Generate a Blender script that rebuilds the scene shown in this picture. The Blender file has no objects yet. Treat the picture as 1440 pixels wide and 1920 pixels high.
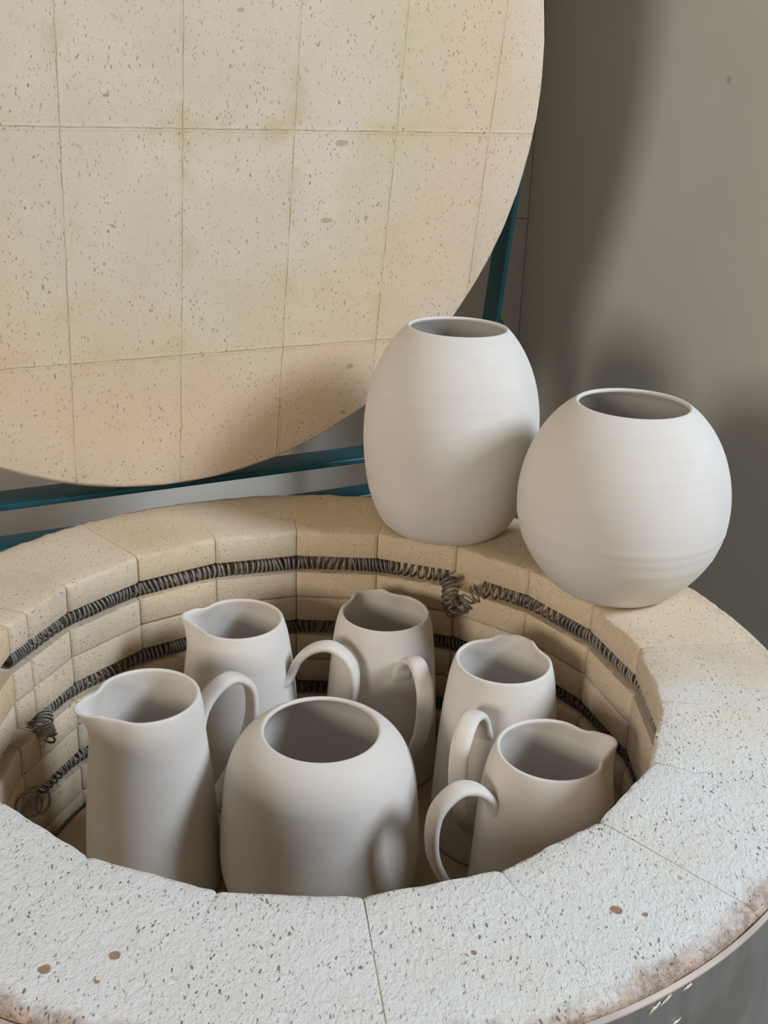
import bpy, bmesh, math, random
from math import sin, cos, pi, radians, exp, sqrt, tan, hypot, atan2
from mathutils import Vector, Matrix, noise

# ------------------------------------------------------------------ camera, light, exposure
scene = bpy.context.scene
COL = scene.collection
Z0 = 0.80                                   # height of the kiln rim above the floor

F_PX = 2001.375
PITCH, ROLL = 0.378534, 0.035242
CAM = Vector((0.060162, -0.966825, 0.552605 + Z0))
_F = Vector((0, cos(PITCH), -sin(PITCH)))
_R = Vector((1, 0, 0))
_U = _R.cross(_F)
_R2 = _R * cos(ROLL) + _U * sin(ROLL)
_U2 = -_R * sin(ROLL) + _U * cos(ROLL)
cd = bpy.data.cameras.new('camera')
cam = bpy.data.objects.new('camera', cd)
COL.objects.link(cam)
cd.sensor_fit = 'VERTICAL'
cd.sensor_height = 36.0
cd.lens = F_PX / 1920 * 36
cd.clip_start = 0.02
m3 = Matrix((_R2, _U2, -_F)).transposed()
cam.matrix_world = Matrix.Translation(CAM) @ m3.to_4x4()
scene.camera = cam

scene.view_settings.view_transform = 'Standard'
scene.view_settings.look = 'None'
scene.view_settings.gamma = 1
scene.view_settings.use_curve_mapping = False
scene.view_settings.exposure = 0.0

w = bpy.data.worlds.new('world')
scene.world = w
w.use_nodes = True
w.node_tree.nodes['Background'].inputs[0].default_value = (1.0, 0.84, 0.66, 1)
w.node_tree.nodes['Background'].inputs[1].default_value = 0.145


def area(name, az, el, dist, sx, sy, power, color, target=(0, 0, Z0)):
    ld = bpy.data.lights.new(name, 'AREA')
    ld.shape = 'RECTANGLE'
    ld.size, ld.size_y = sx, sy
    ld.energy = power
    ld.color = color
    o = bpy.data.objects.new(name, ld)
    COL.objects.link(o)
    a, e = radians(az), radians(el)
    t = Vector(target)
    d = Vector((cos(a) * cos(e), sin(a) * cos(e), sin(e)))
    o.location = t + d * dist
    o.rotation_euler = d.to_track_quat('Z', 'Y').to_euler()
    return o


area('window_daylight', -16, 35, 3.2, 0.70, 0.85, 101, (0.75, 0.87, 1.0))
area('far_window_daylight', -123, 17, 3.4, 0.75, 0.75, 54, (1.0, 0.92, 0.82))

# ------------------------------------------------------------------ tagging and mesh helpers


def tag(o, label=None, cat=None, group=None, kind=None):
    if label: o['label'] = label
    if cat: o['category'] = cat
    if group: o['group'] = group
    if kind: o['kind'] = kind
    return o


def empty(name, loc, rz=0.0):
    o = bpy.data.objects.new(name, None)
    o.empty_display_size = 0.05
    o.location = loc
    o.rotation_euler = (0, 0, rz)
    COL.objects.link(o)
    return o


def link(name, verts, faces, mat, parent=None, smooth=True, loc=None, sharp=None):
    me = bpy.data.meshes.new(name)
    me.from_pydata([tuple(v) for v in verts], [], faces)
    me.update()
    if mat: me.materials.append(mat)
    bm = bmesh.new()
    bm.from_mesh(me)
    bmesh.ops.recalc_face_normals(bm, faces=bm.faces)
    bm.to_mesh(me)
    bm.free()
    if smooth:
        me.polygons.foreach_set('use_smooth', [True] * len(me.polygons))
        if sharp:
            me.set_sharp_from_angle(angle=radians(sharp))
    o = bpy.data.objects.new(name, me)
    COL.objects.link(o)
    if parent: o.parent = parent
    if loc: o.location = loc
    return o


def sweep(path, section, closed=False, up=Vector((0, 0, 1))):
    """section(i, n) -> list of (a, b) in the (side, up) frame of the path"""
    V, Fc = [], []
    n = len(path)
    k = None
    for i, p in enumerate(path):
        if closed:
            t = path[(i + 1) % n] - path[i - 1]
        else:
            t = path[min(i + 1, n - 1)] - path[max(i - 1, 0)]
        t.normalize()
        s = t.cross(up)
        s = s.normalized() if s.length > 1e-6 else Vector((1, 0, 0))
        u = s.cross(t)
        sec = section(i, n)
        k = len(sec)
        for a, b in sec:
            V.append(p + s * a + u * b)
    m = n if closed else n - 1
    for i in range(m):
        for j in range(k):
            a = i * k + j; b = i * k + (j + 1) % k
            c = ((i + 1) % n) * k + (j + 1) % k; d = ((i + 1) % n) * k + j
            Fc.append((a, b, c, d))
    if not closed:
        Fc.append(tuple(range(k)))
        Fc.append(tuple(range((n - 1) * k, n * k)))
    return V, Fc


def wire(path, r, seg=6):
    """round wire along a dense path, parallel-transport frame"""
    V, Fc = [], []
    n = len(path)
    t0 = (path[1] - path[0]).normalized()
    s = t0.orthogonal().normalized()
    for i, p in enumerate(path):
        t = (path[min(i + 1, n - 1)] - path[max(i - 1, 0)]).normalized()
        s = (s - t * s.dot(t)).normalized()
        u = t.cross(s)
        for j in range(seg):
            a = 2 * pi * j / seg
            V.append(p + (s * cos(a) + u * sin(a)) * r)
    for i in range(n - 1):
        for j in range(seg):
            Fc.append((i * seg + j, i * seg + (j + 1) % seg, (i + 1) * seg + (j + 1) % seg, (i + 1) * seg + j))
    Fc.append(tuple(range(seg)))
    Fc.append(tuple(range((n - 1) * seg, n * seg)))
    return V, Fc


def catmull(P, n=10):
    P = [Vector(p) for p in P]
    Q = [2 * P[0] - P[1]] + P + [2 * P[-1] - P[-2]]
    out = []
    for i in range(1, len(Q) - 2):
        for k in range(n):
            t = k / n
            out.append(.5 * ((2 * Q[i]) + (-Q[i - 1] + Q[i + 1]) * t + (2 * Q[i - 1] - 5 * Q[i] + 4 * Q[i + 1] - Q[i + 2]) * t * t
                             + (-Q[i - 1] + 3 * Q[i] - 3 * Q[i + 1] + Q[i + 2]) * t ** 3))
    out.append(Q[-2])
    return out


def hermite(zs, rs, z):
    n = len(zs)
    m = []
    for i in range(n):
        a, b = max(i - 1, 0), min(i + 1, n - 1)
        if 0 < i < n - 1:
            h0, h1 = zs[i] - zs[i - 1], zs[i + 1] - zs[i]
            s0, s1 = (rs[i] - rs[i - 1]) / h0, (rs[i + 1] - rs[i]) / h1
            m.append((s0 * h1 + s1 * h0) / (h0 + h1))
        else:
            m.append((rs[b] - rs[a]) / (zs[b] - zs[a]))
    i = 0
    while i < n - 2 and z > zs[i + 1]: i += 1
    h = zs[i + 1] - zs[i]
    t = (z - zs[i]) / h
    return ((2 * t ** 3 - 3 * t * t + 1) * rs[i] + (t ** 3 - 2 * t * t + t) * h * m[i]
            + (-2 * t ** 3 + 3 * t * t) * rs[i + 1] + (t ** 3 - t * t) * h * m[i + 1])


def box_obj(name, lo, hi, mat, parent, bevel=0.0015, matrix=None):
    bm = bmesh.new()
    bmesh.ops.create_cube(bm, size=1)
    for v in bm.verts:
        v.co = Vector([lo[i] + (hi[i] - lo[i]) * (v.co[i] + .5) for i in range(3)])
    if bevel:
        bmesh.ops.bevel(bm, geom=list(bm.edges), offset=bevel, segments=3, profile=.5, affect='EDGES')
    if matrix:
        bm.transform(matrix)
    me = bpy.data.meshes.new(name)
    bm.to_mesh(me)
    bm.free()
    me.materials.append(mat)
    me.polygons.foreach_set('use_smooth', [True] * len(me.polygons))
    me.set_sharp_from_angle(angle=radians(35))
    o = bpy.data.objects.new(name, me)
    COL.objects.link(o)
    if parent: o.parent = parent
    return o


# ------------------------------------------------------------------ materials
class NT:
    def __init__(s, name):
        s.m = bpy.data.materials.new(name)
        s.m.use_nodes = True
        s.t = s.m.node_tree
        s.b = s.t.nodes['Principled BSDF']

    def n(s, kind, **kw):
        nd = s.t.nodes.new(kind)
        for k, v in kw.items():
            setattr(nd, k, v)
        return nd

    def set(s, sock, v):
        if isinstance(v, bpy.types.NodeSocket): s.t.links.new(v, sock)
        elif isinstance(v, (tuple, list)) and len(v) == 3 and sock.type == 'RGBA': sock.default_value = (*v, 1)
        else: sock.default_value = v

    def math(s, op, a, b=0.0, c=0.0, clamp=False):
        nd = s.n('ShaderNodeMath', operation=op, use_clamp=clamp)
        s.set(nd.inputs[0], a); s.set(nd.inputs[1], b); s.set(nd.inputs[2], c)
        return nd.outputs[0]

    def vmath(s, op, a, b=(0, 0, 0)):
        nd = s.n('ShaderNodeVectorMath', operation=op)
        s.set(nd.inputs[0], a)
        if op == 'SCALE': s.set(nd.inputs[3], b)
        else: s.set(nd.inputs[1], b)
        return nd.outputs['Value'] if op in ('DISTANCE', 'LENGTH', 'DOT_PRODUCT') else nd.outputs[0]

    def noise(s, vec, scale, detail=3.0, rough=.5, dist=0.0):
        nd = s.n('ShaderNodeTexNoise')
        s.set(nd.inputs['Vector'], vec)
        nd.inputs['Scale'].default_value = scale
        nd.inputs['Detail'].default_value = detail
        nd.inputs['Roughness'].default_value = rough
        nd.inputs['Distortion'].default_value = dist
        return nd

    def ramp(s, v, a, b, lo=0.0, hi=1.0):
        nd = s.n('ShaderNodeMapRange', interpolation_type='SMOOTHSTEP')
        s.set(nd.inputs[0], v)
        for i, x in enumerate((a, b, lo, hi)): s.set(nd.inputs[i + 1], x)
        return nd.outputs[0]

    def mix(s, f, a, b, mode='MIX'):
        nd = s.n('ShaderNodeMix', data_type='RGBA', blend_type=mode)
        s.set(nd.inputs[0], f); s.set(nd.inputs[6], a); s.set(nd.inputs[7], b)
        return nd.outputs[2]

    def coord(s):
        return s.n('ShaderNodeTexCoord').outputs['Object']

    def xyz(s, v):
        nd = s.n('ShaderNodeSeparateXYZ')
        s.set(nd.inputs[0], v)
        return nd.outputs

    def bump(s, h, strength, dist, normal=None):
        nd = s.n('ShaderNodeBump')
        nd.inputs['Strength'].default_value = strength
        nd.inputs['Distance'].default_value = dist
        s.set(nd.inputs['Height'], h)
        if normal: s.set(nd.inputs['Normal'], normal)
        return nd.outputs[0]

    def mapping(s, vec, rot, scale, loc=(0, 0, 0)):
        nd = s.n('ShaderNodeMapping')
        s.set(nd.inputs[0], vec)
        nd.inputs[1].default_value = loc
        nd.inputs[2].default_value = rot
        nd.inputs[3].default_value = scale
        return nd.outputs[0]

    def pits(s, vec, cell, keep, size, rot, stretch, loc=(0, 0, 0)):
        """scattered elongated pores, 1 inside a pore"""
        v = s.mapping(vec, rot, (1 / cell, 1 / cell * stretch, 1 / cell), loc)
        vo = s.n('ShaderNodeTexVoronoi')
        s.set(vo.inputs['Vector'], v)
        vo.inputs['Scale'].default_value = 1.0
        vo.inputs['Randomness'].default_value = 1.0
        col = s.n('ShaderNodeSeparateColor')
        s.set(col.inputs[0], vo.outputs['Color'])
        sz = s.math('MULTIPLY', col.outputs[1], size)
        inside = s.ramp(s.math('SUBTRACT', vo.outputs['Distance'], sz), 0.035, -0.035)
        return s.math('MULTIPLY', inside, s.math('GREATER_THAN', col.outputs[0], 1 - keep))


def firebrick(name, base_a, base_b, pit_col, pit_amt=1.0, bump=1.0, extra=None, rough_bump=1.0, ps=1.0):
    M = NT(name)
    co = M.coord()
    wob = M.noise(co, 42, 2).outputs['Color']
    cw = M.vmath('ADD', co, M.vmath('SCALE', M.vmath('SUBTRACT', wob, (.5, .5, .5)), 0.016))
    p1 = M.pits(cw, .0050 * ps, .75, .25, (0.1, 0.1, 0.5), .36)
    p2 = M.pits(cw, .0046 * ps, .75, .25, (0.1, -.1, -0.9), .36, (3.1, 1.7, .4))
    p3 = M.pits(cw, .0034 * ps, .8, .26, (0.2, 2.0, 1.5), .5, (7.3, 2.2, 5))
    p4 = M.pits(cw, .0110, .30, .10, (0.0, .2, 2.2), .5, (4.3, .2, 9))
    big = M.pits(cw, .035, .30, .070, (.5, .1, 1.9), .8, (1.2, 8.2, 3))
    p1 = M.math('MAXIMUM', p1, p4)
    allp = M.math('MAXIMUM', M.math('MAXIMUM', p1, p2), M.math('MAXIMUM', M.math('MULTIPLY', p3, .6), big))
    dens = M.ramp(M.noise(co, 14, 3).outputs[0], .3, .65, .30, 1.0)
    pcol = M.math('MULTIPLY', allp, M.math('MULTIPLY', dens, pit_amt), clamp=True)
    n1 = M.noise(co, 7, 4, .6).outputs[0]
    col = M.mix(M.ramp(n1, .35, .65), base_a, base_b)
    fine = M.noise(co, 420, 2, .6).outputs[0]
    col = M.mix(M.ramp(fine, .3, .7, 0.0, .10), col, (.30, .24, .17))
    height = M.math('ADD', M.math('MULTIPLY', fine, .35 * rough_bump), M.math('MULTIPLY', M.noise(co, 150, 3, .6).outputs[0], .9 * rough_bump))
    height = M.math('SUBTRACT', height, M.math('MULTIPLY', allp, 1.0))
    if extra: col, height, pcol = extra(M, co, col, height, pcol)
    col = M.mix(M.math('MULTIPLY', pcol, .8), col, pit_col)
    M.set(M.b.inputs['Base Color'], col)
    M.b.inputs['Roughness'].default_value = .95
    M.b.inputs['Specular IOR Level'].default_value = .15
    M.set(M.b.inputs['Normal'], M.bump(height, .55 * bump, .0012))
    return M.m


def kiln_extra(M, co, col, height, pcol):
    """per-brick tint, white kiln wash on the rim, scorched outer edge, stone chips"""
    at = M.n('ShaderNodeAttribute', attribute_name='tint')
    col = M.mix(1.0, col, at.outputs['Color'], 'MULTIPLY')
    x, y, z = M.xyz(co)
    nz = M.noise(co, 9, 4, .6).outputs[0]
    # wash lies on the top, thicker toward the front and right
    s = M.math('MULTIPLY', y, -1.0)
    s = M.math('ADD', s, M.math('MULTIPLY', M.math('SUBTRACT', nz, .5), .25))
    wash = M.math('MULTIPLY', M.ramp(s, -.06, .17), M.ramp(z, -.007, -.001))
    flake = M.noise(co, 75, 4, .7).outputs[0]
    col = M.mix(M.math('MULTIPLY', wash, M.ramp(flake, .30, .48, .70, 1)), col, M.mix(M.ramp(M.noise(co, 13, 3).outputs[0], .42, .66), (.72, .71, .69), (.705, .69, .64)))
    ch1 = M.ramp(M.noise(M.mapping(co, (0, 0, .9), (1, .55, 1)), 400, 3, .6, .8).outputs[0], .38, .62)
    ch2 = M.ramp(M.noise(M.mapping(co, (0, 0, -.5), (1, .6, 1)), 170, 3, .6, .6).outputs[0], .42, .60)
    chunky = M.math('ADD', M.math('MULTIPLY', ch1, .8), ch2)
    height = M.math('ADD', height, M.math('MULTIPLY', M.math('MULTIPLY', wash, chunky), .55))
    pcol = M.math('MULTIPLY', pcol, M.ramp(wash, 0, 1, .75, 1.25), clamp=True)
    # scorch along the outer edge
    r = M.vmath('LENGTH', M.vmath('MULTIPLY', co, (1, 1, 0)))
    sn = M.noise(co, 22, 4, .7).outputs[0]
    edge = M.ramp(M.math('ADD', r, M.math('MULTIPLY', M.math('SUBTRACT', sn, .5), .05)), .468, .487)
    edge = M.math('MULTIPLY', edge, M.ramp(M.math('MULTIPLY', y, -1.0), -.1, .30, .25, 1.0))
    col = M.mix(M.math('MULTIPLY', edge, .78), col, M.mix(M.ramp(M.noise(co, 130, 4, .7).outputs[0], .40, .60), (.24, .155, .115), (.52, .37, .28)))
    height = M.math('ADD', height, M.math('MULTIPLY', M.math('MULTIPLY', edge, M.noise(co, 260, 4, .7).outputs[0]), 2.5))
    spots = None
    for (px, py, pr) in CHIPS:
        d = M.vmath('DISTANCE', M.vmath('ADD', co, M.vmath('SCALE', M.noise(co, 120, 2).outputs['Color'], .004)), (px + .002, py + .002, .002))
        sp = M.ramp(d, pr + .0008, pr - .0008)
        spots = sp if spots is None else M.math('MAXIMUM', spots, sp)
    col = M.mix(spots, col, (.36, .22, .15))
    height = M.math('SUBTRACT', height, M.math('MULTIPLY', spots, 2.0))
    return col, height, pcol


def px_on_rim(px, py):
    v = _F + _R2 * ((px - 720) / F_PX) - _U2 * ((py - 960) / F_PX)
    t = (Z0 - CAM.z) / v.z
    return CAM + v * t


CHIPS = [(px_on_rim(*q).x, px_on_rim(*q).y, r) for q, r in
         (((1155, 1705), .0042), ((214, 1790), .0040), ((83, 1815), .0040), ((1208, 1714), .0022), ((888, 1787), .0022), ((180, 1840), .0018))]


def lid_extra(M, co, col, height, pcol):
    x, y, z = M.xyz(co)
    wob = M.noise(co, 30, 3, .6).outputs[0]
    wobv = M.math('MULTIPLY', M.math('SUBTRACT', wob, .5), .0035)

    def line(c, off, step, wid):
        d = M.math('PINGPONG', M.math('ADD', M.math('SUBTRACT', c, off), wobv), step / 2)
        return M.ramp(d, wid, wid * .35), d
    lu, du = line(x, LID_OFF[0], LG, .0011)
    lv, dv = line(y, LID_OFF[1], 2 * LG, .0010)
    ln = M.math('MAXIMUM', lu, lv)
    # every brick of the grid has its own tone
    bx = M.math('FLOOR', M.math('DIVIDE', M.math('SUBTRACT', x, LID_OFF[0]), LG))
    by = M.math('FLOOR', M.math('DIVIDE', M.math('SUBTRACT', y, LID_OFF[1]), 2 * LG))
    cb = M.n('ShaderNodeCombineXYZ')
    M.set(cb.inputs[0], bx); M.set(cb.inputs[1], by)
    wn = M.n('ShaderNodeTexWhiteNoise')
    M.set(wn.inputs['Vector'], cb.outputs[0])
    col = M.mix(M.math('MULTIPLY', wn.outputs['Value'], .35), col, (.60, .51, .39))
    # yellow seepage near joints and a warm orange ring of wear toward the rim
    sn = M.noise(co, 11, 4, .65).outputs[0]
    near = M.ramp(M.math('MINIMUM', du, dv), .028, .0)
    col = M.mix(M.math('MULTIPLY', M.math('MULTIPLY', near, M.ramp(sn, .46, .66)), .50), col, (.50, .40, .19))
    r = M.vmath('LENGTH', M.vmath('MULTIPLY', co, (1, 1, 0)))
    rr = M.math('ADD', r, M.math('MULTIPLY', M.math('SUBTRACT', sn, .5), .22))
    ring = M.math('MULTIPLY', M.ramp(rr, .29, .38), M.ramp(rr, .52, .42, .45, 1))
    col = M.mix(M.math('MULTIPLY', ring, .55), col, (.66, .46, .29))
    yel = M.math('MULTIPLY', M.ramp(rr, .20, .31), M.ramp(rr, .38, .31))
    col = M.mix(M.math('MULTIPLY', yel, .35), col, (.60, .50, .28))
    # a few brown smears
    for (q, rad, ang) in (((640, 268), .011, 0.1), ((612, 413), .010, .45), ((686, 408), .003, 0), ((655, 687), .006, .9), ((643, 773), .004, 0.2), ((450, 18), .004, .3)):
        p = px_on_lid(*q)
        v = M.mapping(M.vmath('SUBTRACT', co, (p[0], p[1], 0)), (0, 0, -ang), (1, 2.6 if rad > .008 else 1.3, 0))
        dd = M.math('ADD', M.vmath('LENGTH', v), M.math('MULTIPLY', M.math('SUBTRACT', M.noise(co, 160, 3).outputs[0], .5), .009))
        col = M.mix(M.ramp(dd, rad + .001, rad * .6, 0, .6), col, (.33, .25, .14))
    brk = M.ramp(M.noise(co, 26, 4, .7).outputs[0], .38, .60, .18, .62)
    col = M.mix(M.math('MULTIPLY', ln, brk), col, (.26, .18, .10))
    height = M.math('SUBTRACT', height, M.math('MULTIPLY', ln, 1.6))
    lip = M.math('MINIMUM', M.ramp(M.math('MINIMUM', du, dv), .0045, .0022), 1.0)
    height = M.math('ADD', height, M.math('MULTIPLY', lip, .7))
    return col, height, pcol


# lid frame: in-plane axes u (to the right) and v (up), nrm toward the viewer
LU = Vector((0.88569048, 0.46427618, 0.0))
LV = Vector((0.06737756, -0.12853484, 0.98941349))
LN = LU.cross(LV).normalized()
if LN.y > 0: LN = -LN
LC = Vector((-0.19712965, 0.36206388, 0.5316084 + Z0))
LR = 0.508
LG = 0.1425
LID_OFF = (0.0065339, -0.032884)            # a joint crossing, in lid coordinates
N0 = Vector((0.46427618, -0.88569048, 0))   # horizontal, from the back wall to the room
lid_m = Matrix((LU, LV, LN)).transposed().to_4x4()
if lid_m.to_3x3().determinant() < 0: raise SystemExit('lid frame is left handed')


def px_on_lid(px, py):
    v = _F + _R2 * ((px - 720) / F_PX) - _U2 * ((py - 960) / F_PX)
    t = (LC - CAM).dot(LN) / v.dot(LN)
    P = CAM + v * t - LC
    return (P.dot(LU), P.dot(LV))


mat_kiln_brick = firebrick('kiln_firebrick', (.62, .505, .37), (.67, .56, .425), (.15, .10, .065), 1.0, 1.0, kiln_extra, 1.0, .72)
mat_lid_brick = firebrick('lid_firebrick', (.64, .545, .42), (.68, .59, .465), (.24, .16, .09), .95, .6, lid_extra, .7, .8)


def plain(name, col, rough=.6, metal=0.0, spec=.4):
    M = NT(name)
    M.b.inputs['Base Color'].default_value = (*col, 1)
    M.b.inputs['Roughness'].default_value = rough
    M.b.inputs['Metallic'].default_value = metal
    M.b.inputs['Specular IOR Level'].default_value = spec
    return M


def bisque():
    M = NT('unglazed_clay')
    co = M.coord()
    rings = M.noise(M.mapping(co, (0, 0, 0), (5, 5, 190)), 1.0, 3, .55).outputs[0]
    wide = M.noise(M.mapping(co, (0, 0, 0), (3, 3, 42)), 1.0, 2, .5).outputs[0]
    cloud = M.noise(co, 9, 3, .5).outputs[0]
    fine = M.noise(co, 900, 2, .5).outputs[0]
    col = M.mix(M.ramp(cloud, .3, .7), (.655, .605, .555), (.70, .655, .605))
    col = M.mix(M.ramp(rings, .4, .75, 0, .16), col, (.60, .53, .47))
    M.set(M.b.inputs['Base Color'], col)
    M.b.inputs['Roughness'].default_value = .8
    M.b.inputs['Specular IOR Level'].default_value = .2
    h = M.math('ADD', M.math('MULTIPLY', rings, .5), M.math('ADD', M.math('MULTIPLY', wide, 1.2), M.math('MULTIPLY', fine, .10)))
    M.set(M.b.inputs['Normal'], M.bump(h, .35, .0009))
    return M.m


mat_clay = bisque()


def wall_mat():
    M = NT('painted_wall')
    co = M.coord()
    c1 = M.noise(co, 2.2, 4, .6).outputs[0]
    c2 = M.noise(co, 260, 2, .5).outputs[0]
    col = M.mix(M.ramp(c1, .3, .7), (.59, .565, .515), (.63, .605, .56))
    sp = M.pits(co, .16, .5, .03, (0, 0, 0), 1.2)
    col = M.mix(M.math('MULTIPLY', sp, .5), col, (.16, .14, .12))
    M.set(M.b.inputs['Base Color'], col)
    M.b.inputs['Roughness'].default_value = .75
    M.b.inputs['Specular IOR Level'].default_value = .25
    M.set(M.b.inputs['Normal'], M.bump(c2, .12, .0006))
    return M.m


mat_wall = wall_mat()
mat_gap = plain('joint_shadow_filler', (.10, .07, .05), .9).m


def teal():
    M = NT('teal_paint')
    co = M.coord()
    c = M.noise(co, 35, 3).outputs[0]
    M.set(M.b.inputs['Base Color'], M.mix(M.ramp(c, .3, .7), (.006, .060, .078), (.009, .075, .095)))
    M.b.inputs['Roughness'].default_value = .38
    return M.m


mat_teal = teal()
mat_black = plain('black_plastic', (.012, .012, .013), .45).m


def steel(name, a, b, rough, metal, streak):
    M = NT(name)
    co = M.coord()
    s = M.noise(M.mapping(co, (0, 0, 0), streak), 1.0, 4, .6).outputs[0]
    c = M.noise(co, 7, 4, .6).outputs[0]
    col = M.mix(M.ramp(s, .35, .65), a, b)
    col = M.mix(M.ramp(c, .45, .6, 0, .65), col, (.35, .31, .27))
    M.set(M.b.inputs['Base Color'], col)
    M.b.inputs['Metallic'].default_value = metal
    M.set(M.b.inputs['Roughness'], M.ramp(c, .3, .7, rough - .08, rough + .12))
    return M.m


mat_steel = steel('stainless_steel', (.42, .42, .41), (.52, .51, .49), .34, 1.0, (40, 40, 1.2))
mat_band = steel('dusty_steel_band', (.42, .33, .28), (.52, .43, .37), .65, .15, (8, 8, 60))
mat_wire = steel('heating_wire', (.16, .14, .13), (.24, .22, .20), .5, .3, (90, 90, 90))
mat_white = plain('dried_plaster', (.66, .64, .58), .9).m


def shelf_mat():
    M = NT('kiln_shelf_ceramic')
    co = M.coord()
    c = M.noise(co, 20, 4, .6).outputs[0]
    M.set(M.b.inputs['Base Color'], M.mix(M.ramp(c, .3, .7), (.40, .31, .21), (.48, .38, .27)))
    M.b.inputs['Roughness'].default_value = .9
    M.set(M.b.inputs['Normal'], M.bump(M.noise(co, 300, 3).outputs[0], .3, .001))
    return M.m


mat_shelf = shelf_mat()


def floor_mat():
    M = NT('concrete_floor')
    co = M.coord()
    c = M.noise(co, 3, 5, .65).outputs[0]
    M.set(M.b.inputs['Base Color'], M.mix(M.ramp(c, .3, .7), (.22, .205, .185), (.30, .285, .26)))
    M.b.inputs['Roughness'].default_value = .7
    return M.m


# ------------------------------------------------------------------ room
CORNER_U, CORNER_N = 0.869, -0.95


def uv(u, n, z):
    return LU * u + N0 * n + Vector((0, 0, z))


def slab(name, pts, thick_dir, mat):
    """thick wall panel from four corner points"""
    a = [Vector(p) for p in pts]
    b = [p + thick_dir for p in a]
    f = [(0, 1, 2, 3), (7, 6, 5, 4)] + [(i, (i + 1) % 4, 4 + (i + 1) % 4, 4 + i) for i in range(4)]
    o = link(name, a + b, f, mat, smooth=False)
    return tag(o, kind='structure')


slab('floor', [(-4, -4, 0), (4, -4, 0), (4, 4, 0), (-4, 4, 0)], Vector((0, 0, -.1)), floor_mat())
H = 2.7
# back wall is boarded: an upper and a lower run of panels meeting in a thin joint
jz = Z0 + .318
for i, (za, zb) in enumerate(((0, jz - .0006), (jz + .0006, H))):
    o = slab('wall_back',
             [uv(-3, CORNER_N, za), uv(CORNER_U - .0015, CORNER_N, za), uv(CORNER_U - .0015, CORNER_N, zb), uv(-3, CORNER_N, zb)], -N0 * .08, mat_wall)
slab('wall_right', [uv(CORNER_U, CORNER_N - .08, 0), uv(CORNER_U, .02, 0), uv(CORNER_U, .02, H), uv(CORNER_U, CORNER_N - .08, H)], LU * .08, mat_wall)

# ------------------------------------------------------------------ kiln
NB = 20
PH = -1.725269
RI = 0.3448
AP = RI * cos(pi / NB)
RO = 0.487
CH = 0.0963                                 # height of one brick course

kiln = empty('top_loading_kiln', (0, 0, 0))
tag(kiln, 'round top loading kiln of pale firebrick with its lid raised and coiled elements in grooves', 'kiln')

rng = random.Random(4)


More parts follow.
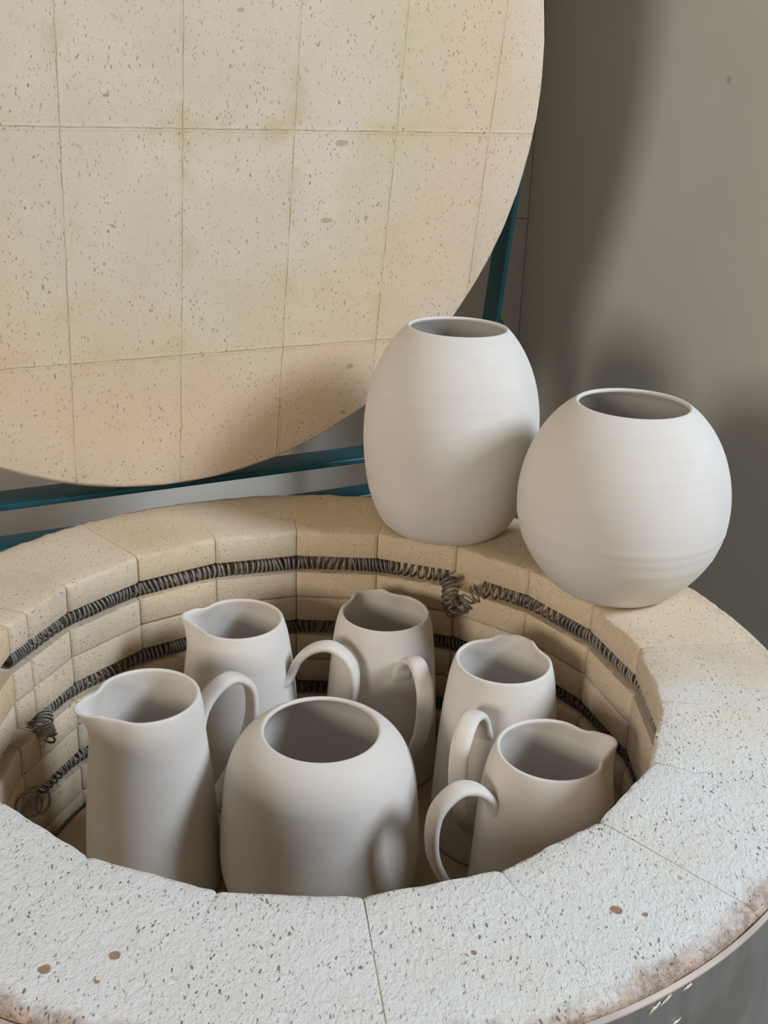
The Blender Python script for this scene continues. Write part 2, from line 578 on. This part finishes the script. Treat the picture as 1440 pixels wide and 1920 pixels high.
def brick_course(idx):
    zt = Z0 - idx * CH
    top = idx == 0
    OW = RO - AP
    c0 = .0045 if top else .0032
    # (distance into the brick from the inner face, z, roundness 0 flat .. 1 circular, edge jitter)
    P = [(0.0, -c0 - .001, 0, .5), (c0 * .35, -c0 * .35, 0, .9), (c0 + .001, -.0002, 0, .6)]
    P += [(OW * k, 0, k, .12) for k in (.18, .35, .55, .75)]
    P += [(OW - .010, 0, 1, .2), (OW - .002, -.0012 if top else 0, 1, .9), (OW, -.0045, 1, .9), (OW, -.05, 1, 0), (OW, -CH, 1, 0)]
    P += [(OW * .5, -CH, .5, 0), (.004, -CH, 0, .1), (.0012, -CH + .001, 0, .3), (0, -CH + .0035, 0, .3), (0, -.078, 0, .1), (0, -.0625, 0, .25), (.0018, -.0600, 0, .4), (.008, -.0597, 0, .2),
          (.025, -.0590, 0, 0), (.029, -.055, 0, 0), (.029, -.041, 0, 0), (.026, -.0365, 0, 0), (.006, -.0355, 0, 0), (.0012, -.0350, 0, .25), (0, -.0330, 0, .25), (0, -.018, 0, .1)]
    np_ = len(P)
    V, Fc, T = [], [], []
    for b in range(NB):
        phm = PH + 2 * pi * (b + .5) / NB
        er, et = Vector((cos(phm), sin(phm), 0)), Vector((-sin(phm), cos(phm), 0))
        push = rng.uniform(-.0012, .0012)
        dz = rng.uniform(-.0006, .0004)
        skew = rng.uniform(-.002, .002)
        tone = rng.uniform(.90, 1.04)
        warm = rng.uniform(-.03, .05)
        if top:
            if b in (15,): warm, tone = .10, .93
            if b in (13, 14): warm, tone = 0.0, 1.04
            if b in (8, 9, 10): warm, tone = .05, .97
        tint = (tone * (1 + warm * .6), tone, tone * (1 - warm * 1.6), 1)
        cuts = [(-1, 1)]
        if idx in (0, 1) and b == 14:
            cuts = [(-1, .38), (.395, 1)]    # the cracked brick on the left
        for (ta, tb) in cuts:
            if idx == 0 and b == 14 and False: pass
            m = 30 if top else 16
            half = RI * sin(pi / NB)
            c = .0042 / half
            ts = [ta, ta + c * .25, ta + c] + [ta + c + (tb - ta - 2 * c) * i / m for i in range(1, m)] + [tb - c, tb - c * .25, tb]
            base = len(V)
            for ti, t in enumerate(ts):
                dend = min(t - ta, tb - t) / c
                ins = .0022 * max(0, 1 - dend) ** 1.6 + (.0002 if dend == 0 else 0)
                for (d, z, rd, jt) in P:
                    phi = t * pi / NB * (1 - .0008)
                    rr = AP + d
                    # inner face is chamfered at the joints; the top only barely
                    pin = ins * (1 if d < .03 else .05)
                    flat = Vector((rr + pin, (rr) * tan(phi)))
                    rou = Vector((rr * cos(phi), rr * sin(phi)))
                    q = flat.lerp(rou, rd)
                    x = q.x + push * (1 - rd) + skew * t * .25 * (1 - rd)
                    zz = zt + z + dz
                    if abs(z) < 1e-6 and d > .004: zz -= ins * .06
                    pt = er * x + et * q.y
                    nv = noise.noise_vector(Vector((pt.x * 45, pt.y * 45, zz * 45 + idx * 9)))
                    n2 = noise.noise(Vector((pt.x * 110, pt.y * 110, zz * 90 + 5)))
                    k = .0008 * jt
                    if jt >= .9 and top: k = .0012
                    pt = pt + er * (nv.x * k + n2 * k * .9)
                    zz += nv.z * k * .7 + (n2 * k * .5 if jt > .4 else 0)
                    V.append((pt.x, pt.y, zz))
                    T.append(tint)
            nt = len(ts)
            for i in range(nt - 1):
                for j in range(np_):
                    Fc.append((base + i * np_ + j, base + i * np_ + (j + 1) % np_, base + (i + 1) * np_ + (j + 1) % np_, base + (i + 1) * np_ + j))
            Fc.append(tuple(base + j for j in range(np_)))
            Fc.append(tuple(base + (nt - 1) * np_ + j for j in range(np_)))
    V = [(x, y, z - Z0) for x, y, z in V]
    o = link('brick_course', V, Fc, mat_kiln_brick, kiln, True, (0, 0, Z0), 50)
    ca = o.data.color_attributes.new('tint', 'FLOAT_COLOR', 'POINT')
    ca.data.foreach_set('color', [c for t in T for c in t])
    return o


for i in range(4):
    o = brick_course(i)
    if i == 0: o['label'] = 'top ring of firebricks with white crusted rim'
    # thin mortar core that closes the joints from behind


def lathe(name, prof, mat, parent=None, seg=160, loc=None, close=False, sharp=40):
    V, Fc = [], []
    n = len(prof)
    for j in range(seg):
        a = 2 * pi * j / seg
        for r, z in prof:
            V.append((r * cos(a), r * sin(a), z))
    m = n if close else n - 1
    for j in range(seg):
        for i in range(m):
            Fc.append((j * n + i, j * n + (i + 1) % n, ((j + 1) % seg) * n + (i + 1) % n, ((j + 1) % seg) * n + i))
    return link(name, V, Fc, mat, parent, True, loc, sharp)


# outer steel jacket, rolled band and bottom
lathe('steel_casing', [(.4865, Z0 - .013), (.4895, Z0 - .013), (.4895, .04), (.4865, .04)], mat_steel, kiln, 200, close=True)
lathe('rim_band', [(.4884, Z0 - .0130), (.4884, Z0 - .0068), (.4889, Z0 - .0062), (.4912, Z0 - .0072), (.4919, Z0 - .0077), (.4923, Z0 - .0088), (.4918, Z0 - .0100), (.4906, Z0 - .0106), (.4896, Z0 - .0110)],
      mat_band, kiln, 256, close=True)
lathe('kiln_floor', [(0.0005, Z0 - 4 * CH - .0005), (.486, Z0 - 4 * CH - .0005), (.486, .04), (.0005, .04)], mat_shelf, kiln, 96, close=True)
for k in range(4):
    a = radians(45 + 90 * k)
    box_obj('foot', (.40 * cos(a) - .03, .40 * sin(a) - .03, 0), (.40 * cos(a) + .03, .40 * sin(a) + .03, .041), mat_teal, kiln, .003)

# flecks of dried plaster on the jacket just under the band
for (px, py, ln, rz) in ((1290, 1850, .011, .3), (1250, 1874, .012, .6), (1228, 1890, .013, .8), (1268, 1916, .011, .4)):
    v = _F + _R2 * ((px - 720) / F_PX) - _U2 * ((py - 960) / F_PX)
    A = v.x ** 2 + v.y ** 2; B = 2 * (CAM.x * v.x + CAM.y * v.y); Cq = CAM.x ** 2 + CAM.y ** 2 - .4903 ** 2
    t = (-B - sqrt(B * B - 4 * A * Cq)) / (2 * A)
    p = CAM + v * t
    ang = atan2(p.y, p.x)
    bm = bmesh.new()
    bmesh.ops.create_icosphere(bm, subdivisions=3, radius=1)
    for vv in bm.verts:
        n_ = noise.noise(vv.co * 2.3 + Vector((px, 0, 0))) * .9 + 1
        q = Vector((vv.co.x * ln * .32 * n_, vv.co.y * .0008, vv.co.z * ln * .10 * n_))
        q.z += q.x * rz
        x = q.x; q.z += noise.noise(Vector((x * 300, px, 0))) * .002
        vv.co = p + Vector((-sin(ang) * x + cos(ang) * q.y, cos(ang) * x + sin(ang) * q.y, q.z))
    me = bpy.data.meshes.new('plaster_fleck'); bm.to_mesh(me); bm.free()
    me.materials.append(mat_white)
    me.polygons.foreach_set('use_smooth', [True] * len(me.polygons))
    o = bpy.data.objects.new('plaster_fleck', me); COL.objects.link(o); o.parent = kiln

# heating elements: irregular coils lying in the grooves


def ring_point(ang, dr, z):
    """point at polygon ring 'dr' behind the inner facets"""
    k = ((ang - PH) / (2 * pi / NB)) % 1.0
    loc = (k - .5) * 2 * pi / NB
    r = (AP + dr) / cos(loc)
    r = min(r, AP + dr + .0025)
    return Vector((r * cos(ang), r * sin(ang), z))


def coil(name, a0, a1, zc, seed, keys=None, R=.0104, wr=.00155, tail=None):
    """keys: (angle deg, dr, dz, pitch scale) where the coil leaves its groove"""
    keys = sorted(keys or [])

    def at_angle(deg):
        if not keys or deg <= keys[0][0] or deg >= keys[-1][0]: return (.0150, 0, 1)
        for i in range(len(keys) - 1):
            if keys[i][0] <= deg <= keys[i + 1][0]:
                t = (deg - keys[i][0]) / (keys[i + 1][0] - keys[i][0])
                t = t * t * (3 - 2 * t)
                return tuple(keys[i][k] + (keys[i + 1][k] - keys[i][k]) * t for k in (1, 2, 3))
    line = []
    N = int((a1 - a0) * 12)
    for i in range(N + 1):
        deg = a0 + (a1 - a0) * i / N
        dr, dz, ps = at_angle(deg)
        line.append((ring_point(radians(deg), dr, zc + dz), ps, deg))
    pts = []
    i, ph = 0, 0.0
    p = line[0][0].copy()
    while i < len(line) - 2:
        A, ps, deg = line[i]
        B = line[i + 1][0]
        t = (B - A).normalized() if i < 3 or i > len(line) - 5 else (line[i + 3][0] - line[i - 3][0]).normalized()
        nrm = Vector((-cos(radians(deg)), -sin(radians(deg)), .15))
        nrm = (nrm - t * nrm.dot(t)).normalized()
        up = t.cross(nrm)
        s = noise.noise(Vector((deg * .17, seed * 7.1, 0)))
        s2 = noise.noise(Vector((deg * .5, seed * 3.3, 4)))
        lean = .0065 * s + .003 * s2
        rad = R * (1 + .06 * s2)
        pts.append(p + (nrm * cos(ph) + up * sin(ph)) * rad + t * (sin(ph) * lean + cos(ph) * s2 * .003))
        ph += 2 * pi / 14
        step = .0077 * (1 + .9 * noise.noise(Vector((deg * .11, seed * 5.7, 9)))) * ps / 14
        while step > 0 and i < len(line) - 2:
            d = (line[i + 1][0] - p).length
            if d > step:
                p = p + (line[i + 1][0] - p) * (step / d)
                step = 0
            else:
                step -= d
                i += 1
                p = line[i][0].copy()
    if tail: pts += tail(pts)
    V, Fc = wire(pts, wr, 6)
    return link(name, V, Fc, mat_wire, kiln)


zg = lambda i: Z0 - i * CH - .0485
coil('heating_element', -62, 170.2, zg(0), 1,
     keys=[(52, .0150, 0, 1), (55.5, .009, -.002, 1.3), (58.4, -.004, -.010, 2.0), (60.2, -.010, -.026, 1.6), (61.6, -.012, -.036, .9), (63.0, -.008, -.026, .7), (64.4, .006, -.008, .7), (66, .0150, 0, 1)])
coil('heating_element', -62, 165.5, zg(1), 2, keys=[(160.5, .0150, 0, 1), (163.5, .004, -.008, 1.0), (165.2, -.007, -.017, .6), (166.5, -.009, -.02, .6)], R=.0104)


def loops(pts):
    """the stretched end of the third element springing out of its groove"""
    out = []
    a = ring_point(radians(169.5), -.008, zg(2) + .010)
    b = ring_point(radians(180), -.012, zg(2) + .042)
    L = b - a
    t = L.normalized()
    n1 = Vector((0, 0, 1)); n1 = (n1 - t * n1.dot(t)).normalized(); n2 = t.cross(n1)
    for i in range(60):
        k = i / 59
        ph = k * 2 * pi * 2.6 + 3.0
        r = .017 - .004 * k
        out.append(a + L * k + (n1 * cos(ph) + n2 * sin(ph) * .75) * r + t * sin(ph) * .006)
    return catmull([pts[-1], pts[-1].lerp(out[0], .5) + Vector((0, 0, -.004)), out[0]], 6)[1:-1] + out


coil('heating_element', -62, 164, zg(2), 3, tail=loops)
coil('heating_element', -62, 170, zg(3), 5)

# ------------------------------------------------------------------ raised lid with its carrier
lid = empty('lid', (0, 0, 0))
lid.parent = kiln
lid.matrix_world = Matrix.Translation(LC) @ lid_m
# slab with slightly rounded edge; built in lid coordinates (x right, y up, z toward the room)
prof = [(.0, 0), (.12, 0), (.25, 0), (.36, 0), (.45, 0), (.503, 0), (.5065, -.0010), (.508, -.0030), (.508, -.078), (.0, -.078)]
V, Fc = [], []
seg = 220
n = len(prof)
for j in range(seg):
    a = 2 * pi * j / seg
    for i, (r, z) in enumerate(prof):
        k = 0
        if 5 <= i <= 7: k = noise.noise(Vector((cos(a) * 18, sin(a) * 18, 3))) * .0012 + noise.noise(Vector((cos(a) * 60, sin(a) * 60, 8))) * .0007
        V.append(((max(r, .0005) + k) * cos(a), (max(r, .0005) + k) * sin(a), z))
for j in range(seg):
    for i in range(n - 1):
        Fc.append((j * n + i, j * n + i + 1, ((j + 1) % seg) * n + i + 1, ((j + 1) % seg) * n + i))
Fc.append(tuple(j * n for j in range(seg)))
Fc.append(tuple(j * n + n - 1 for j in range(seg)))
link('brick_slab', V, Fc, mat_lid_brick, lid, True, None, 40)
lathe('edge_band', [(.5085, -.079), (.5085, -.0075), (.5110, -.0075), (.5118, -.009), (.5118, -.079)], mat_band, lid, 220, close=True)
for s in (1, -1):
    u0, u1 = (.5465, .556) if s > 0 else (-.569, -.5595)
    box_obj('carrier_bar', (u0, -.545, -.121), (u1, .06, -.0815), mat_teal, lid, .0018)
box_obj('cross_bar', (-.5595, .00, -.121), (.5465, .042, -.0815), mat_teal, lid, .0018)
o = box_obj('hinge_cap', (.5565, -.43, -.118), (.5715, -.338, -.090), mat_black, lid, .0065)
o['label'] = 'black plastic hinge cap'

# two teal cross rails on the kiln's back, running along the hinge line
rail_m = Matrix((LU, -N0, Vector((0, 0, 1)))).transposed().to_4x4()
box_obj('hinge_rail', (-.75, .5225, Z0 + .0085), (.60, .580, Z0 + .0175), mat_teal, kiln, .0022, rail_m)
box_obj('support_rail', (-.75, .5020, Z0 - .075), (.60, .548, Z0 - .036), mat_teal, kiln, .0030, rail_m)
for u in (-.70, .575):
    box_obj('hinge_post', (u - .012, .585, .02), (u + .012, .61, Z0 + .0175), mat_teal, kiln, .002, rail_m)

# ------------------------------------------------------------------ kiln shelf
SH = Z0 - .285
V = []
t = empty('kiln_shelf', (0, 0, SH - .016))
tag(t, 'round tan kiln shelf lying deep inside the kiln under the pitchers', 'shelf')
lathe('shelf_board', [(.0005, 0), (.318, 0), (.321, .002), (.322, .005), (.322, .012), (.3205, .0145), (.318, .016), (.0005, .016)], mat_shelf, t, 120, close=True)
zf = -(SH - .016 - (Z0 - 4 * CH - .0005))
for k in range(3):
    a = radians(90 + 120 * k)
    o = lathe('prop', [(.0005, zf), (.022, zf), (.022, 0), (.0005, 0)], mat_shelf, t, 32, close=True)
    o.location = (.25 * cos(a), .25 * sin(a), 0)

# ------------------------------------------------------------------ thrown pots


def pot_profile(kn, rs, h, wall, foot=.004, bumps=()):
    out = []
    n = 64
    top = h - wall * .5
    R = lambda z: hermite([k * h for k in kn], rs, z) + sum(a * exp(-((z - zc) / wd) ** 2) for zc, wd, a in bumps)
    # bottom
    prof = [(.0004, .0022), (rs[0] * .55, .0022), (rs[0] - .010, .0016), (rs[0] - .006, 0), (rs[0] - .0025, .0002), (rs[0] - .0003, .0018)]
    for i in range(1, n + 1):
        z = .0035 + (top - .0035) * i / n
        prof.append((R(z), z))
    # rounded lip, leaning with the wall
    rt = R(top)
    dr = (R(top) - R(top - .004)) / .004
    nx, nz = 1 / sqrt(1 + dr * dr), -dr / sqrt(1 + dr * dr)
    hw = wall / 2
    cx, cz = rt - nx * hw, top - nz * hw
    for i in range(1, 8):
        a = pi * i / 8
        tx, tz = -nz, nx
        prof.append((cx + nx * hw * cos(a) + tx * hw * sin(a), cz + nz * hw * cos(a) + tz * hw * sin(a)))
    for i in range(n, 1, -1):
        z = .007 + (top - .007) * i / n
        r0 = R(z)
        d = (R(min(z + .002, top)) - R(z - .002)) / (min(z + .002, top) - z + .002)
        k = sqrt(1 + d * d)
        prof.append((r0 - wall / k, z + wall * d / k))
    prof.append((prof[-1][0] * .9, .0068))
    prof.append((prof[-1][0] * .5, .006))
    prof.append((.0004, .006))
    return prof


def lathe_pot(name, prof, mat, parent=None, seg=128, warp=None, loc=None):
    V, Fc = [], []
    n = len(prof)
    for j in range(seg):
        a = 2 * pi * j / seg
        for r, z in prof:
            p = Vector((r * cos(a), r * sin(a), z))
            if warp: p = warp(p, a, r, z)
            V.append(p)
    for j in range(seg):
        for i in range(n - 1):
            Fc.append((j * n + i, ((j + 1) % seg) * n + i, ((j + 1) % seg) * n + i + 1, j * n + i + 1))
    Fc.append(tuple(j * n for j in range(seg)))
    Fc.append(tuple(j * n + n - 1 for j in range(seg)))
    return link(name, V, Fc, mat, parent, True, loc)


KN8 = [0, .06, .2, .4, .6, .8, .93, 1]
# tall vase and round vase on the rim, jar inside
def cheb_r(q, x):
    """radius from a Chebyshev series of its square: one smooth thrown curve"""
    b0 = b1 = 0.0
    for cc in reversed(q[1:]):
        b0, b1 = 2 * x * b0 - b1 + cc, b0
    return sqrt(max(1e-6, .01 * (x * b0 - b1 + q[0])))


def smooth_knots(q, n=24):
    kn = [i / n for i in range(n + 1)]
    return kn, [cheb_r(q, 2 * k - 1) for k in kn]


KN, RS = smooth_knots([0.939, -0.1118, -0.4055, -0.0074, -0.0148, 0.0101, -0.001])
G = pot_profile(KN, [r - .0012 * k ** 6 for k, r in zip(KN, RS)], .2735, .0050, bumps=((.047, .0013, -.0005), (.052, .003, .0004)))
o = lathe_pot('tall_vase', G, mat_clay, None, 160, None, (.1430, .3850, Z0 + .0011))
o.rotation_euler = (0, radians(.7), 0)
tag(o, 'tall egg shaped unglazed vase on the rear kiln rim beside the round one', 'vase')
KN, RS = smooth_knots([0.9688, -0.0307, -0.5375, 0.0067, 0.0053, -0.0134, 0.0031])
G = pot_profile(KN, [r - .0012 * k ** 6 for k, r in zip(KN, RS)], .2295, .0052, bumps=((.083, .0016, -.0006), (.088, .003, .0005), (.071, .0015, -.0004), (.06, .003, .0004)))
o = lathe_pot('round_vase', G, mat_clay, None, 160, None, (.3400, .2115, Z0 + .0008))
tag(o, 'round globe shaped unglazed vase standing on the right side of the kiln rim', 'vase')
KN, RS = smooth_knots([0.9356, -0.2092, -0.2748, -0.0144, -0.0649])
G = pot_profile(KN, [r - .0010 * k ** 6 for k, r in zip(KN, RS)], .21, .0050)
o = lathe_pot('rounded_jar', G, mat_clay, None, 160, None, (.0022, -.0062, SH))
tag(o, 'rounded unglazed jar without spout or handle at the front inside the kiln', 'jar')

HANDLE = [(0.0500, -0.0830), (0.0640, -0.0640), (0.0760, -0.0400), (0.0950, -0.0230), (0.1180, -0.0200), (0.1397, -0.0424), (0.1401, -0.0891), (0.1206, -0.1352), (0.0923, -0.1750), (0.066, -.200)]


def pitcher(x, y, h, rs, sp_az, hd_az, hs, label, sw=19, sl=.016, sz=.0025, depth=.045, cb=.0016):
    t = empty('pitcher', (x, y, SH))
    tag(t, label, 'pitcher', 'unglazed pitchers inside the kiln')
    kn = [0, .2, .4, .6, .8, .93, 1]
    r93 = hermite([0, .2, .4, .6, .8, 1], rs, .93) + .0012
    rs7 = rs[:5] + [r93, rs[5]]
    prof = pot_profile(kn, rs7, h, .0048)
    A = radians(sp_az)

    def warp(p, a, r, z):
        d = (a - A + pi) % (2 * pi) - pi
        dd = math.degrees(d)
        if z < h - depth or r < .02: return p
        k = (z - (h - depth)) / depth
        k1 = k ** 2.2
        lobe = exp(-abs(dd / sw) ** 2.8)
        side = exp(-((abs(dd) - sw * 1.95) / (sw * .62)) ** 2)
        off = sl * lobe * k1 - .0026 * side * k
        er = Vector((cos(a), sin(a), 0))
        q = p + er * off
        # the lip narrows to a channel
        et = Vector((-sin(A), cos(A), 0))
        q -= et * (q.dot(et) * .22 * lobe * k1)
        q.z += (sz * lobe + cb * exp(-((abs(dd) - sw * 1.05) / (sw * .28)) ** 2)) * k1
        return q
    lathe_pot('body', prof, mat_clay, t, 180, warp)
    # strap handle: wide flat oval section in the plane of the pitcher's axis
    a = radians(hd_az)
    er = Vector((cos(a), sin(a), 0)); et = Vector((-sin(a), cos(a), 0))
    pts = catmull([er * (dx * hs) + Vector((0, 0, h + dz * hs)) for dx, dz in HANDLE], 9)
    n = len(pts)
    V, Fc = [], []
    K = 20
    for i, p in enumerate(pts):
        tg = (pts[min(i + 1, n - 1)] - pts[max(i - 1, 0)]).normalized()
        nr = tg.cross(et).normalized()
        k = i / (n - 1)
        flare = 1 + .75 * exp(-((k - .06) / .055) ** 2) + .5 * exp(-((k - .95) / .06) ** 2)
        wd = (.0120 - .0025 * k) * flare
        th = (.0056 - .0008 * k) * (1 + (flare - 1) * .6)
        for j in range(K):
            b = 2 * pi * j / K
            cx, cy = cos(b), sin(b)
            sx = math.copysign(abs(cx) ** .75, cx) * wd
            sy = math.copysign(abs(cy) ** .85, cy) * th
            V.append(p + et * sx + nr * sy)
    for i in range(n - 1):
        for j in range(K):
            Fc.append((i * K + j, i * K + (j + 1) % K, (i + 1) * K + (j + 1) % K, (i + 1) * K + j))
    Fc.append(tuple(range(K)))
    Fc.append(tuple(range((n - 1) * K, n * K)))
    link('handle', V, Fc, mat_clay, t)
    return t


pitcher(-.1127, .1919, .2317, [.0755, .0743, .0726, .0697, .0643, .0542], 181, -14, 1.05,
        'pitcher at the rear left inside the kiln, spout pointing left at the brick wall')
pitcher(-.1832, .0006, .2376, [.0755, .0732, .0701, .0660, .0612, .0562], 211, 41, .93,
        'pitcher at the front left inside the kiln with its broad spout over the left wall', 21, .020, .002)
pitcher(.0652, .2354, .2260, [.0755, .0736, .0713, .0683, .0644, .0559], 113, -68, .955,
        'pitcher at the rear centre inside the kiln, below the tall vase, spout to the back', 21, .011, .0, .04, .0032)
pitcher(.2021, .1027, .2372, [.0745, .0728, .0708, .0685, .0637, .0547], 68, -113.6, .96,
        'pitcher inside the kiln behind the front right one, spout toward the round vase', 21, .012, .0, .04, .0028)
pitcher(.2381, -.0484, .2220, [.0765, .0750, .0724, .0705, .0672, .0557], 14, 208, .955,
        'pitcher at the front right inside the kiln, spout right and handle toward the jar', 18)
